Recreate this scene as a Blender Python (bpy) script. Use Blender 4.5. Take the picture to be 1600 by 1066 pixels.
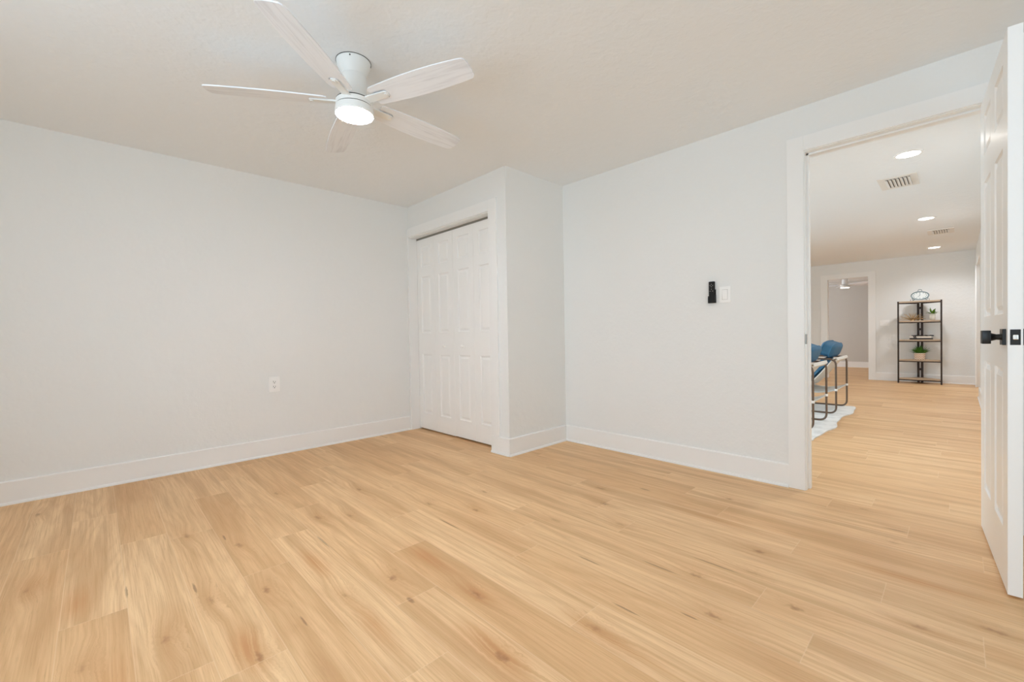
import bpy, bmesh, math, random
from mathutils import Vector, Matrix
random.seed(7)
S = bpy.context.scene
for o in list(bpy.data.objects):
    bpy.data.objects.remove(o, do_unlink=True)
COL = S.collection
PI = math.pi

# ------------------------------------------------------------------ camera
YAW, PITCH, ROLL, CAMH, FPX = 0.8022509, -0.0144950, -0.0167636, 1.0254595, 671.743
Fv = Vector((math.cos(YAW)*math.cos(PITCH), math.sin(YAW)*math.cos(PITCH), math.sin(PITCH)))
Rv = Vector((math.sin(YAW), -math.cos(YAW), 0.0))
Uv = Rv.cross(Fv)
R2 = Rv*math.cos(ROLL) + Uv*math.sin(ROLL)
U2 = -Rv*math.sin(ROLL) + Uv*math.cos(ROLL)
cd = bpy.data.cameras.new('camera'); cam = bpy.data.objects.new('camera', cd); COL.objects.link(cam)
cd.sensor_fit = 'HORIZONTAL'; cd.sensor_width = 36.0; cd.lens = 36.0*FPX/1600.0
cd.clip_start = 0.02; cd.clip_end = 100
M = Matrix(((R2.x, U2.x, -Fv.x, 0), (R2.y, U2.y, -Fv.y, 0), (R2.z, U2.z, -Fv.z, CAMH), (0, 0, 0, 1)))
cam.matrix_world = M
S.camera = cam

# ------------------------------------------------------------------ view, world, daylight
S.view_settings.view_transform = 'Standard'; S.view_settings.look = 'None'
S.view_settings.gamma = 1.0; S.view_settings.use_curve_mapping = False
S.view_settings.exposure = 0.15
S.cycles.max_bounces = 14; S.cycles.diffuse_bounces = 10; S.cycles.glossy_bounces = 6
S.cycles.sample_clamp_indirect = 6.0
S.cycles.use_denoising = True
wd = bpy.data.worlds.new('world'); S.world = wd; wd.use_nodes = True
wn = wd.node_tree.nodes; wl = wd.node_tree.links
bg = wn['Background']; sky = wn.new('ShaderNodeTexSky'); sky.sky_type = 'HOSEK_WILKIE'; sky.turbidity = 4
sky.sun_direction = (0.3, 0.6, 0.74)
wl.new(sky.outputs[0], bg.inputs[0]); bg.inputs[1].default_value = 0.6

def area(name, loc, rot, sx, sy, power, col):
    l = bpy.data.lights.new(name, 'AREA'); l.shape = 'RECTANGLE'; l.size = sx; l.size_y = sy
    l.energy = power; l.color = col
    o = bpy.data.objects.new(name, l); COL.objects.link(o); o.location = loc; o.rotation_euler = rot
    return o
DAY = (0.695, 0.864, 1.0)
# daylight through the bedroom window behind the camera, then added fill at its right
area('daylight_and_fill', (-1.47, 0.80, 1.42), (0, -PI/2-.34, 0), 1.45, 2.9, 55, DAY)
area('daylight_and_fill', (0.75, -1.67, 1.42), (PI/2+.38, 0, 0), 2.1, 1.35, 17, DAY)  # fill light at the added, unseen second window
# daylight through the living room window on its left wall, and in the room beyond
area('daylight_and_fill', (5.3, 4.77, 1.35), (-PI/2-.15, 0, 0), 3.0, 1.9, 88, (0.63, 0.84, 1.0))
area('daylight_and_fill', (12.6, 4.77, 1.35), (-PI/2, 0, 0), 1.0, 1.2, 58, (0.82, 0.90, 1.0))

# ------------------------------------------------------------------ measures of the place
H = 2.44; HL = 2.395; HF = 2.315
VA, UB, UC, VC, UF = 4.192, 3.242, 2.488, 2.622, 11.190
XB, YB = -1.30, -1.50          # wall behind the camera, wall to its right
WT = 0.12

# ------------------------------------------------------------------ materials
def lin(c):
    return tuple((x/12.92 if x <= 0.04045 else ((x+0.055)/1.055)**2.4) for x in c)
def srgb(r, g, b): return lin((r/255, g/255, b/255)) + (1.0,)
class NT:
    def __init__(s, name):
        s.m = bpy.data.materials.new(name); s.m.use_nodes = True
        s.n = s.m.node_tree.nodes; s.l = s.m.node_tree.links
        s.p = s.n['Principled BSDF']
    def new(s, t, **kw):
        x = s.n.new(t)
        for k, v in kw.items(): setattr(x, k, v)
        return x
    def link(s, a, b): s.l.new(a, b)
    def val(s, sock, v):
        if hasattr(v, 'is_output'): s.l.new(v, sock)
        else: sock.default_value = v
    def math(s, op, a, b=0.0, c=0.0, clamp=False):
        x = s.new('ShaderNodeMath', operation=op); x.use_clamp = clamp
        s.val(x.inputs[0], a); s.val(x.inputs[1], b)
        if len(x.inputs) > 2: s.val(x.inputs[2], c)
        return x.outputs[0]
    def vec(s, op, a, b=(0, 0, 0)):
        x = s.new('ShaderNodeVectorMath', operation=op)
        s.val(x.inputs[0], a); s.val(x.inputs[1], b)
        return x.outputs[1] if op in ('LENGTH', 'DOT_PRODUCT', 'DISTANCE') else x.outputs[0]
    def noise(s, v, scale=1.0, detail=2.0, rough=0.5, dist=0.0):
        x = s.new('ShaderNodeTexNoise'); s.val(x.inputs['Vector'], v)
        x.inputs['Scale'].default_value = scale; x.inputs['Detail'].default_value = detail
        x.inputs['Roughness'].default_value = rough; x.inputs['Distortion'].default_value = dist
        return x.outputs['Fac']
    def mix(s, f, a, b, mode='MIX'):
        x = s.new('ShaderNodeMix', data_type='RGBA', blend_type=mode)
        s.val(x.inputs[0], f); s.val(x.inputs[6], a); s.val(x.inputs[7], b)
        return x.outputs[2]
    def ramp(s, f, lo, hi):
        x = s.new('ShaderNodeMapRange'); x.interpolation_type = 'SMOOTHSTEP'
        s.val(x.inputs[0], f); x.inputs[1].default_value = lo; x.inputs[2].default_value = hi
        return x.outputs[0]
    def bump(s, h, strength, dist=0.01):
        b = s.new('ShaderNodeBump'); b.inputs['Strength'].default_value = strength
        b.inputs['Distance'].default_value = dist
        s.link(h, b.inputs['Height']); s.link(b.outputs[0], s.p.inputs['Normal'])
    def obj(s): return s.new('ShaderNodeTexCoord').outputs['Object']

def plain(name, col, rough=0.5, metal=0.0, var=0.03, scale=30.0, bump=0.0, bscale=200.0, spec=None):
    t = NT(name); c = t.obj()
    n = t.noise(c, scale, 3)
    k = t.math('MULTIPLY_ADD', n, 2*var, 1-var)
    mx = t.mix(1.0, col, (1, 1, 1, 1), 'MULTIPLY')
    x = mx.node; cc = t.new('ShaderNodeCombineColor')
    for i in range(3): t.link(k, cc.inputs[i])
    t.link(cc.outputs[0], x.inputs[7]); t.link(mx, t.p.inputs['Base Color'])
    t.p.inputs['Roughness'].default_value = rough; t.p.inputs['Metallic'].default_value = metal
    if spec is not None: t.p.inputs['Specular IOR Level'].default_value = spec
    if bump: t.bump(t.noise(c, bscale, 3), bump, 0.002)
    return t.m

def wallpaint(name, col, scale, strength, rough=0.6):
    t = NT(name); c = t.obj()
    t.p.inputs['Base Color'].default_value = col; t.p.inputs['Roughness'].default_value = rough
    t.p.inputs['Specular IOR Level'].default_value = 0.3
    a = t.noise(c, scale, 4, 0.55); b = t.noise(c, scale*0.28, 2, 0.5)
    h = t.math('ADD', a, t.ramp(b, 0.42, 0.62))
    t.bump(h, strength, 0.004)
    return t.m

MAT = {}
MAT['wall'] = wallpaint('wall_paint', srgb(237, 237, 235), 75, 0.16)
MAT['ceiling'] = wallpaint('ceiling_paint', srgb(242, 244, 245), 55, 0.22, 0.8)
MAT['trim'] = plain('trim_paint', srgb(244, 243, 241), 0.32, var=0.006, scale=6)
MAT['door'] = plain('door_paint', srgb(249, 248, 246), 0.32, var=0.006, scale=6, spec=.45)
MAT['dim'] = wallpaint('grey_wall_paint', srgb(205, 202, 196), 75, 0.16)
MAT['plastic'] = plain('white_plastic', srgb(249, 248, 246), 0.35, var=0.01)
MAT['slot'] = plain('dark_slot', srgb(60, 58, 55), 0.6)
MAT['black'] = plain('black_metal', srgb(22, 21, 20), 0.35, metal=0.2)
MAT['blackplastic'] = plain('black_plastic', srgb(22, 19, 17), 0.5, spec=.25)
MAT['button'] = plain('grey_button', srgb(150, 148, 145), 0.5)
MAT['shadeline'] = plain('light_grey_seam', srgb(176, 173, 168), 0.6)
MAT['chrome'] = plain('chrome', srgb(225, 224, 220), 0.2, metal=1.0)
MAT['steel'] = plain('steel_plate', srgb(150, 147, 140), 0.35, metal=0.8)
MAT['fanwhite'] = plain('white_enamel', srgb(238, 238, 235), 0.4, var=0.01)
MAT['gap'] = plain('shadow_gap', srgb(70, 68, 64), 0.7)
MAT['tube'] = plain('tube_metal', srgb(120, 104, 92), 0.3, metal=0.75)
MAT['canvas'] = plain('white_canvas', srgb(226, 222, 214), 0.8, var=0.04, scale=60, bump=0.2)
MAT['mesh'] = plain('grey_sling', srgb(196, 197, 194), 0.75, var=0.05, scale=80)
MAT['blue'] = plain('blue_velvet', srgb(52, 104, 136), 0.65, var=0.18, scale=9, bump=0.2)
MAT['bluepipe'] = plain('blue_piping', srgb(58, 112, 146), 0.6)
MAT['shelfmetal'] = plain('bronze_metal', srgb(58, 46, 40), 0.45, metal=0.4)
MAT['gold'] = plain('gold_wire', srgb(190, 158, 112), 0.35, metal=0.5)
MAT['ceramic'] = plain('white_ceramic', srgb(236, 232, 222), 0.35)
MAT['leaf'] = plain('green_leaf', srgb(72, 128, 34), 0.55, var=0.25, scale=60)
MAT['leaf2'] = plain('light_green_leaf', srgb(104, 146, 50), 0.55, var=0.25, scale=60)
MAT['soil'] = plain('soil', srgb(60, 46, 34), 0.9, var=0.2)
MAT['paper'] = plain('book_pages', srgb(235, 226, 212), 0.7)
MAT['bookblack'] = plain('black_cover', srgb(34, 28, 28), 0.5)
MAT['bookwhite'] = plain('white_cover', srgb(238, 222, 208), 0.5)
MAT['clockface'] = plain('clock_face', srgb(222, 226, 224), 0.4)
MAT['clockteal'] = plain('clock_frame', srgb(112, 132, 136), 0.45, var=0.1, scale=90)
MAT['easel'] = plain('easel_wire', srgb(150, 135, 110), 0.4, metal=0.5)
MAT['grille'] = plain('vent_white', srgb(236, 232, 226), 0.5, var=0.01)
MAT['duct'] = plain('vent_dark', srgb(120, 116, 110), 0.7)

def emis(name, col, strength):
    t = NT(name); t.p.inputs['Base Color'].default_value = (1, 1, 1, 1)
    t.p.inputs['Emission Color'].default_value = col
    n = t.noise(t.obj(), 3.0)
    t.link(t.math('MULTIPLY_ADD', n, strength*0.04, strength*0.98), t.p.inputs['Emission Strength'])
    return t.m
MAT['fanlight'] = emis('fan_diffuser', (0.97, 0.97, 0.97, 1), 140.0)
MAT['farlight'] = emis('far_fan_diffuser', (1.0, 0.95, 0.88, 1), 8.0)
MAT['can'] = emis('downlight_diffuser', (1.0, 0.97, 0.92, 1), 10.0)

# planks of the floor -----------------------------------------------------
KNOTS = [(0.15, 1.884), (-0.057, 1.915), (-0.232, 2.676), (0.301, 2.044), (0.489, 2.488), (-0.274, 3.809), (0.318, 2.807),
 (0.834, 3.133), (1.25, 2.8), (0.885, 2.534), (1.026, 2.429), (0.881, 1.669), (0.688, 1.688), (1.438, 2.242), (1.804, 2.154),
 (1.578, 1.963), (1.059, 1.321), (0.906, 1.006), (0.476, 1.961), (2.376, 1.634), (2.172, 1.469), (1.995, 1.252), (1.795, 1.538),
 (1.226, 0.878), (1.791, 0.764), (1.979, 0.602), (1.577, 0.611), (2.188, 0.641), (2.754, 0.967), (3.115, 0.369), (2.718, 0.206),
 (1.829, 0.413), (2.006, 0.091), (2.154, -0.091), (0.356, 1.563)]
CRACKS = [(0.066, 2.36, .006, .07), (0.27, 2.189, .007, .06), (0.454, 2.636, .006, .05), (0.799, 2.221, .006, .11), (1.36, 1.925, .006, .12),
 (1.577, 1.154, .006, .08), (1.745, 0.905, .007, .11), (1.931, 0.734, .006, .13), (1.39, 0.854, .007, .07), (0.518, 1.645, .005, .05),
 (1.514, 0.671, .006, .04), (2.555, 1.415, .009, .05), (2.899, 0.213, .008, .06), (0.856, 1.478, .012, .03)]
STAINS = [(0.70, 2.05, .06, .26, 1.), (1.08, 1.70, .06, .26, 1.), (0.91, 1.05, .07, .28, 1.), (0.69, 1.45, .05, .3, .7), (-0.076, 2.396, .07, .25, .8),
 (0.34, 1.64, .07, .2, 1.), (-0.20, 2.72, .08, .25, .8), (2.365, 0.12, .05, .35, 1.), (1.216, 0.80, .05, .35, .9), (2.402, 0.921, .05, .5, .8),
 (1.998, 0.03, .05, .3, .6), (1.06, 1.33, .06, .16, .8), (0.02, 1.75, .07, .3, .7)]
def floor_mat():
    t = NT('oak_plank'); c = t.obj()
    tone = t.new('ShaderNodeAttribute', attribute_name='tone').outputs['Fac']
    seed = t.new('ShaderNodeAttribute', attribute_name='seed').outputs['Fac']
    uv = t.new('ShaderNodeUVMap', uv_map='plank').outputs[0]
    su = t.new('ShaderNodeSeparateXYZ'); t.link(uv, su.inputs[0])
    sx = t.new('ShaderNodeSeparateXYZ'); t.link(c, sx.inputs[0])
    X, Y = sx.outputs[0], sx.outputs[1]
    off = t.math('MULTIPLY', seed, 50.0)
    def coord(kx, ky, dx=None):
        cb = t.new('ShaderNodeCombineXYZ')
        t.link(t.math('MULTIPLY', X if dx is None else dx, kx), cb.inputs[0])
        t.link(t.math('MULTIPLY', Y, ky), cb.inputs[1]); t.link(off, cb.inputs[2])
        return cb.outputs[0]
    # knots: how near, and how much the grain bends round them
    near = None; kn = None
    cxy = t.new('ShaderNodeCombineXYZ'); t.link(X, cxy.inputs[0]); t.link(Y, cxy.inputs[1])
    wob = t.new('ShaderNodeTexNoise'); t.link(cxy.outputs[0], wob.inputs['Vector']); wob.inputs['Scale'].default_value = 45
    wv = t.vec('MULTIPLY', t.vec('SUBTRACT', wob.outputs['Color'], (.5, .5, .5)), (.03, .05, 0))
    P = t.vec('ADD', cxy.outputs[0], wv)
    def blob(lst, soft=1.0):
        acc = None
        for i, (x, y, rx, ry, a) in enumerate(lst):
            d = t.vec('LENGTH', t.vec('MULTIPLY', t.vec('SUBTRACT', P, (x, y, 0)), (1/rx, 1/ry, 0)))
            k = t.math('MULTIPLY', t.math('SUBTRACT', 1.0, d, clamp=True), a)
            acc = k if acc is None else t.math('MAXIMUM', acc, k)
        return acc
    rnd = random.Random(3)
    kl = [(x, y, .013+.008*rnd.random(),   .032+.024*rnd.random(), .45+.55*rnd.random()) for x, y in KNOTS]
    core = blob(kl)
    halo = blob([(x, y, .060, .20, .9) for x, y in KNOTS])
    P = t.vec('ADD', cxy.outputs[0], t.vec('MULTIPLY', wv, (.12, .25, 0)))
    crack = blob([(x, y, a, b, 1.0) for x, y, a, b in CRACKS])
    stain = blob(STAINS)
    bend = t.math('MULTIPLY', halo, 0.03)
    DX = t.math('ADD', X, t.math('ADD', bend, t.math('MULTIPLY', t.noise(coord(5, 1.3), 1, 2), 0.022)))
    fine = t.noise(coord(240, 4, DX), 1.0, 4, 0.65)
    med = t.noise(coord(70, 1.1, DX), 1.0, 4, 0.6)
    broad = t.noise(coord(11, .9, DX), 1.0, 2, 0.5)
    ringv = t.math('MULTIPLY', t.noise(coord(6, .55, DX), 1.0, 1, .4), 40.0)
    ring = t.math('ABSOLUTE', t.math('SINE', ringv))
    pores = t.ramp(t.noise(coord(330, 12, DX), 1.0, 2, .5), 0.58, 0.78)
    base = t.mix(tone, srgb(229, 187, 138), srgb(244, 208, 161))
    c1 = t.mix(t.math('MULTIPLY', t.ramp(med, .40, .68), .50), base, srgb(211, 164, 116))
    c2 = t.mix(t.math('MULTIPLY', t.ramp(broad, .42, .70), .66), c1, srgb(200, 156, 109))
    c3 = t.mix(t.math('MULTIPLY', t.math('POWER', ring, 5.0), .20), c2, srgb(197, 146, 99))
    c4 = t.mix(t.math('MULTIPLY', t.ramp(fine, .42, .70), .36), c3, srgb(190, 142, 96))
    c5 = t.mix(t.math('MULTIPLY', pores, .26), c4, srgb(160, 116, 74))
    c6 = t.mix(t.math('MULTIPLY', t.math('MULTIPLY', t.ramp(stain, 0.0, 1.0), t.ramp(med, .2, .6)), .85), c5, srgb(200, 142, 90))
    c7 = t.mix(t.math('MULTIPLY', t.ramp(halo, 0.1, 1.0), .38), c6, srgb(194, 144, 96))
    c8 = t.mix(t.math('MULTIPLY', t.ramp(core, 0.0, .9), .60), c7, srgb(150, 98, 58))
    c9 = t.mix(t.math('MULTIPLY', t.ramp(crack, 0.0, .6), .62), c8, srgb(136, 92, 58))
    # joints: distance to the plank's edges, carried in the uv map (metres)
    e = t.math('MINIMUM', su.outputs[0], su.outputs[1])
    gap = t.math('SUBTRACT', 1.0, t.ramp(e, 0.0006, 0.0022))
    c10 = t.mix(t.math('MULTIPLY', gap, .40), c9, srgb(240, 210, 172))  # pale joint lines: bevel highlight painted into the plank colour
    t.link(c10, t.p.inputs['Base Color'])
    t.link(t.math('MULTIPLY_ADD', fine, .10, .40), t.p.inputs['Roughness'])
    t.p.inputs['Specular IOR Level'].default_value = 0.35
    h = t.math('SUBTRACT', t.math('MULTIPLY', fine, .25), gap)
    t.bump(h, .10, .002)
    return t.m
MAT['floor'] = floor_mat()

def blade_mat():
    t = NT('whitewashed_blade'); c = t.obj()
    s = t.vec('MULTIPLY', c, (3.0, 60.0, 20.0))
    n = t.noise(s, 1.0, 4, .6, .3); b = t.noise(t.vec('MULTIPLY', c, (2.0, 22.0, 8.0)), 1.0, 3, .5)
    c1 = t.mix(t.math('MULTIPLY', t.ramp(n, .5, .75), .5), srgb(243, 245, 249), srgb(206, 207, 212))
    c2 = t.mix(t.math('MULTIPLY', t.ramp(b, .52, .72), .5), c1, srgb(212, 212, 216))
    t.link(c2, t.p.inputs['Base Color']); t.p.inputs['Roughness'].default_value = .55
    return t.m
MAT['blade'] = blade_mat()
def board_mat():
    t = NT('rustic_board'); c = t.obj()
    n = t.noise(t.vec('MULTIPLY', c, (60.0, 4.0, 60.0)), 1.0, 3, .6)
    t.link(t.mix(n, srgb(206, 184, 158), srgb(158, 134, 110)), t.p.inputs['Base Color'])
    t.p.inputs['Roughness'].default_value = .6
    return t.m
MAT['board'] = board_mat()
def zig_mat():
    t = NT('zigzag_pot'); c = t.obj()
    sp = t.new('ShaderNodeSeparateXYZ'); t.link(c, sp.inputs[0])
    ang = t.math('MULTIPLY', sp.outputs[1], 30.0)
    tri = t.math('ABSOLUTE', t.math('SUBTRACT', t.math('FRACT', ang), .5))
    v = t.math('SINE', t.math('MULTIPLY', t.math('MULTIPLY_ADD', tri, .03, sp.outputs[2]), 200.0))
    t.link(t.mix(t.ramp(v, -.2, .3), srgb(240, 230, 214), srgb(196, 148, 110)), t.p.inputs['Base Color'])
    t.p.inputs['Roughness'].default_value = .6
    return t.m
MAT['zig'] = zig_mat()
def rug_mat():
    t = NT('cream_rug'); c = t.obj()
    n = t.noise(c, 7, 4, .6); f = t.noise(c, 160, 2)
    c1 = t.mix(t.ramp(n, .42, .7), srgb(240, 238, 234), srgb(214, 212, 208))
    t.link(t.mix(t.math('MULTIPLY', f, .25), c1, srgb(200, 196, 190)), t.p.inputs['Base Color'])
    t.p.inputs['Roughness'].default_value = .95
    t.bump(f, .5, .004)
    return t.m
MAT['rug'] = rug_mat()

# ------------------------------------------------------------------ mesh helpers
def add_box(bm, a, b, bev=0.0, mat=Matrix()):
    x0, y0, z0 = [min(p, q) for p, q in zip(a, b)]; x1, y1, z1 = [max(p, q) for p, q in zip(a, b)]
    vs = [bm.verts.new(mat @ Vector(p)) for p in ((x0,y0,z0),(x1,y0,z0),(x1,y1,z0),(x0,y1,z0),(x0,y0,z1),(x1,y0,z1),(x1,y1,z1),(x0,y1,z1))]
    fs = [bm.faces.new([vs[i] for i in q]) for q in ((3,2,1,0),(4,5,6,7),(0,1,5,4),(1,2,6,5),(2,3,7,6),(3,0,4,7))]
    if bev > 0:
        es = list({e for f in fs for e in f.edges})
        bmesh.ops.bevel(bm, geom=es, offset=bev, segments=2, affect='EDGES', profile=0.5)
def add_lathe(bm, prof, n=40, mat=Matrix(), cap=True):
    rings = []
    for r, z in prof:
        rings.append([bm.verts.new(mat @ Vector((r*math.cos(2*PI*i/n), r*math.sin(2*PI*i/n), z))) for i in range(n)])
    for a, b in zip(rings, rings[1:]):
        for i in range(n):
            bm.faces.new((a[i], a[(i+1) % n], b[(i+1) % n], b[i]))
    if cap:
        bm.faces.new(list(reversed(rings[0]))); bm.faces.new(rings[-1])
def add_tube(bm, pts, r, n=8, closed=False, taper=None):
    pts = [Vector(p) for p in pts]; rings = []; N = len(pts)
    up = None
    for i, p in enumerate(pts):
        if closed: d = pts[(i+1) % N] - pts[i-1]
        else: d = pts[min(i+1, N-1)] - pts[max(i-1, 0)]
        d.normalize()
        if up is None:
            up = Vector((0, 0, 1)) if abs(d.z) < .9 else Vector((1, 0, 0))
        s = d.cross(up)
        if s.length < 1e-4: s = d.cross(Vector((0, 1, 0)))
        s.normalize(); up = s.cross(d).normalized()
        rr = r if taper is None else r*(1 + (taper-1)*i/(N-1))
        rings.append([bm.verts.new(p + (s*math.cos(2*PI*k/n) + up*math.sin(2*PI*k/n))*rr) for k in range(n)])
    pairs = list(zip(rings, rings[1:])) + ([(rings[-1], rings[0])] if closed else [])
    for a, b in pairs:
        for k in range(n): bm.faces.new((a[k], a[(k+1) % n], b[(k+1) % n], b[k]))
    if not closed:
        bm.faces.new(list(reversed(rings[0]))); bm.faces.new(rings[-1])
def add_prism(bm, poly, z0, z1, mat=Matrix(), bev=0.0):
    b = [bm.verts.new(mat @ Vector((x, y, z0))) for x, y in poly]; t = [bm.verts.new(mat @ Vector((x, y, z1))) for x, y in poly]
    n = len(poly)
    fs = [bm.faces.new(list(reversed(b))), bm.faces.new(t)]
    for i in range(n): fs.append(bm.faces.new((b[i], b[(i+1) % n], t[(i+1) % n], t[i])))
    if bev:
        bmesh.ops.bevel(bm, geom=list({e for f in fs[:2] for e in f.edges}), offset=bev, segments=2, affect='EDGES')
def fillet(pts, r, n=6, closed=False):
    pts = [Vector(p) for p in pts]; out = []; N = len(pts)
    for i, p in enumerate(pts):
        if not closed and i in (0, N-1): out.append(p); continue
        a = (pts[i-1]-p); b = (pts[(i+1) % N]-p)
        rr = min(r, a.length*.49, b.length*.49)
        a = p + a.normalized()*rr; b = p + b.normalized()*rr
        for k in range(n+1):
            u = k/n; out.append(a*(1-u)**2 + p*2*u*(1-u) + b*u*u)
    return out
def obj(name, bm, mat, parent=None, smooth=False, loc=None, rot=None):
    bmesh.ops.recalc_face_normals(bm, faces=bm.faces)
    me = bpy.data.meshes.new(name); bm.to_mesh(me); bm.free()
    mats = mat if isinstance(mat, (list, tuple)) else [mat]
    for m in mats: me.materials.append(MAT[m])
    if smooth:
        me.shade_smooth() if hasattr(me, 'shade_smooth') else None
        try: me.set_sharp_from_angle(angle=math.radians(38))
        except Exception: pass
    o = bpy.data.objects.new(name, me); COL.objects.link(o)
    if parent: o.parent = parent
    if loc: o.location = loc
    if rot: o.rotation_euler = rot
    return o
def tag(o, label, cat, group=None, kind=None):
    o['label'] = label; o['category'] = cat
    if group: o['group'] = group
    if kind: o['kind'] = kind
    return o
def thing(name, label, cat, loc=(0, 0, 0), rotz=0, group=None):
    o = bpy.data.objects.new(name, None); COL.objects.link(o); o.empty_display_size = .05
    o.location = loc; o.rotation_euler = (0, 0, rotz)
    return tag(o, label, cat, group)
def struct(name, bm, mat, label, cat, parent=None):
    o = obj(name, bm, mat, parent)
    return tag(o, label, cat, kind='structure')
def boxes(*bs, bev=0.0):
    bm = bmesh.new()
    for a, b in bs: add_box(bm, a, b, bev)
    return bm
def dup(root, loc, rotz, label, group=None):
    r = root.copy(); COL.objects.link(r); r.location = loc; r.rotation_euler = (0, 0, rotz); r['label'] = label
    if group: r['group'] = group
    for ch in list(root.children):
        c = ch.copy(); COL.objects.link(c); c.parent = r
        for g in list(ch.children):
            d = g.copy(); COL.objects.link(d); d.parent = c
    return r

# ------------------------------------------------------------------ floor of planks
def build_floor():
    w, x0, L = 0.1838, 0.064, 1.275
    known = {1: 2.812, -2: 3.064, 2: 2.138, 4: 1.484, 3: 1.15, 5: 1.86, 6: 2.216, 9: .528, 7: 1.42, 14: 1.196, 13: .927,
             12: .531, 16: .523, 15: .17, 11: .198, 8: .337, 10: 1.215, 23: .496}
    rnd = random.Random(11)
    bm = bmesh.new(); uvl = bm.loops.layers.uv.new('plank'); faces = []
    ymin, ymax = -2.2, 5.0
    r0 = math.floor((XB-.25-x0)/w); r1 = math.ceil((15.0-x0)/w)
    tones = {(1, 0): .25}
    for r in range(r0, r1):
        xa = x0 + r*w; xb = xa + w
        s = known.get(r, rnd.uniform(0, L))
        n0 = math.floor((ymin-s)/L)
        y = s + n0*L
        while y < ymax:
            ya, yb = max(y, ymin), min(y+L, ymax)
            if yb-ya > 0.001:
                q = [(xa, ya), (xb, ya), (xb, yb), (xa, yb)]
                # one plank is split into four triangles so the uv holds its distance to side and end joints
                my = [ya, min(ya+w/2, (ya+yb)/2), max(yb-w/2, (ya+yb)/2), yb]; mx = (xa+xb)/2
                tv = rnd.random(); sv = rnd.random()
                grid = []
                for yy, ey in zip(my, (0, my[1]-ya, yb-my[2], 0)):
                    grid.append([(bm.verts.new((xx, yy, 0)), ex, ey) for xx, ex in ((xa, 0), (mx, w/2), (xb, 0))])
                for j in range(3):
                    for i in range(2):
                        quad = [grid[j][i], grid[j][i+1], grid[j+1][i+1], grid[j+1][i]]
                        f = bm.faces.new([v[0] for v in quad])
                        for lp, v in zip(f.loops, quad): lp[uvl].uv = (v[1], v[2])
                        faces.append((tv, sv))
            y += L
    me = bpy.data.meshes.new('floor'); 
    bm.faces.ensure_lookup_table()
    bm.to_mesh(me); bm.free()
    a = me.attributes.new('tone', 'FLOAT', 'FACE'); b = me.attributes.new('seed', 'FLOAT', 'FACE')
    for i, (tv, sv) in enumerate(faces): a.data[i].value = tv; b.data[i].value = sv
    me.materials.append(MAT['floor'])
    o = bpy.data.objects.new('floor', me); COL.objects.link(o)
    tag(o, 'light oak plank floor running through the bedroom and the rooms beyond', 'floor', kind='structure')
build_floor()

# ------------------------------------------------------------------ bedroom shell
struct('ceiling', boxes(((XB-.15, YB-.15, H), (UB+WT, VA+.15, H+.1))), 'ceiling', 'textured off-white bedroom ceiling above the fan', 'ceiling')
struct('wall_left', boxes(((XB-.15, VA, 0), (UB+WT, VA+.12, H))), 'wall', 'long white wall at left with a low outlet', 'wall')
JL, JR, DH = 0.666, -0.125, 2.150      # door opening: left jamb, right jamb, head
bm = boxes(((UB, JL+.018, 0), (UB+WT, VA, H)), ((UB, YB-.15, 0), (UB+WT, JR-.018, H)), ((UB, JR-.018, DH+.018), (UB+WT, JL+.018, H)))
struct('wall_right', bm, 'wall', 'white wall with the light switch, beside the open doorway', 'wall')
# closet box
CL0, CL1, CLH = 2.840, 4.160, 2.110    # closet opening along y, head
bm = boxes(((UC, VC, 0), (UC+.11, CL0-.011, H)), ((UC, CL1+.011, 0), (UC+.11, VA, H)), ((UC, CL0-.011, CLH+.002), (UC+.11, CL1+.011, H)))
struct('wall_closet', bm, 'wall', 'closet front wall around the folding doors', 'wall')
struct('wall_closet_side', boxes(((UC+.11, VC, 0), (UB, VC+.1, H))), 'wall', 'narrow white side wall of the closet, right of the folding doors', 'wall')
# unseen walls behind the camera: one window, plus one added for fill light
W1 = (-0.65, 2.25, 0.70, 2.15)
bm = boxes(((XB-.12, YB-.15, 0), (XB, W1[0], H)), ((XB-.12, W1[1], 0), (XB, VA, H)), ((XB-.12, W1[0], 0), (XB, W1[1], W1[2])), ((XB-.12, W1[0], W1[3]), (XB, W1[1], H)))
struct('wall_back', bm, 'wall', 'white bedroom wall behind the viewer with a wide window', 'wall')
W2 = (-0.30, 1.80, 0.75, 2.10)
bm = boxes(((XB, YB-.12, 0), (W2[0], YB, H)), ((W2[1], YB-.12, 0), (UB, YB, H)), ((W2[0], YB-.12, 0), (W2[1], YB, W2[2])), ((W2[0], YB-.12, W2[3]), (W2[1], YB, H)))
struct('wall_front', bm, 'wall', 'white bedroom wall to the right of the viewer with a window added for fill light', 'wall')
def window(name, axis, p, lo, hi, z0, z1, label):
    bm = bmesh.new(); t = .045
    def bx(a0, a1, b0, b1):
        if axis == 'x': add_box(bm, (p-.03, a0, b0), (p+.03, a1, b1))
        else: add_box(bm, (a0, p-.03, b0), (a1, p+.03, b1))
    bx(lo, hi, z0, z0+t); bx(lo, hi, z1-t, z1); bx(lo, lo+t, z0, z1); bx(hi-t, hi, z0, z1)
    m = (lo+hi)/2; bx(m-.025, m+.025, z0, z1)
    struct(name, bm, 'trim', label, 'window')
window('window_1', 'x', XB-.08, W1[0], W1[1], W1[2], W1[3], 'wide white framed bedroom window behind the viewer')
window('fill_window_2', 'y', YB-.08, W2[0], W2[1], W2[2], W2[3], 'added white framed fill-light window to the right of the viewer')

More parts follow.
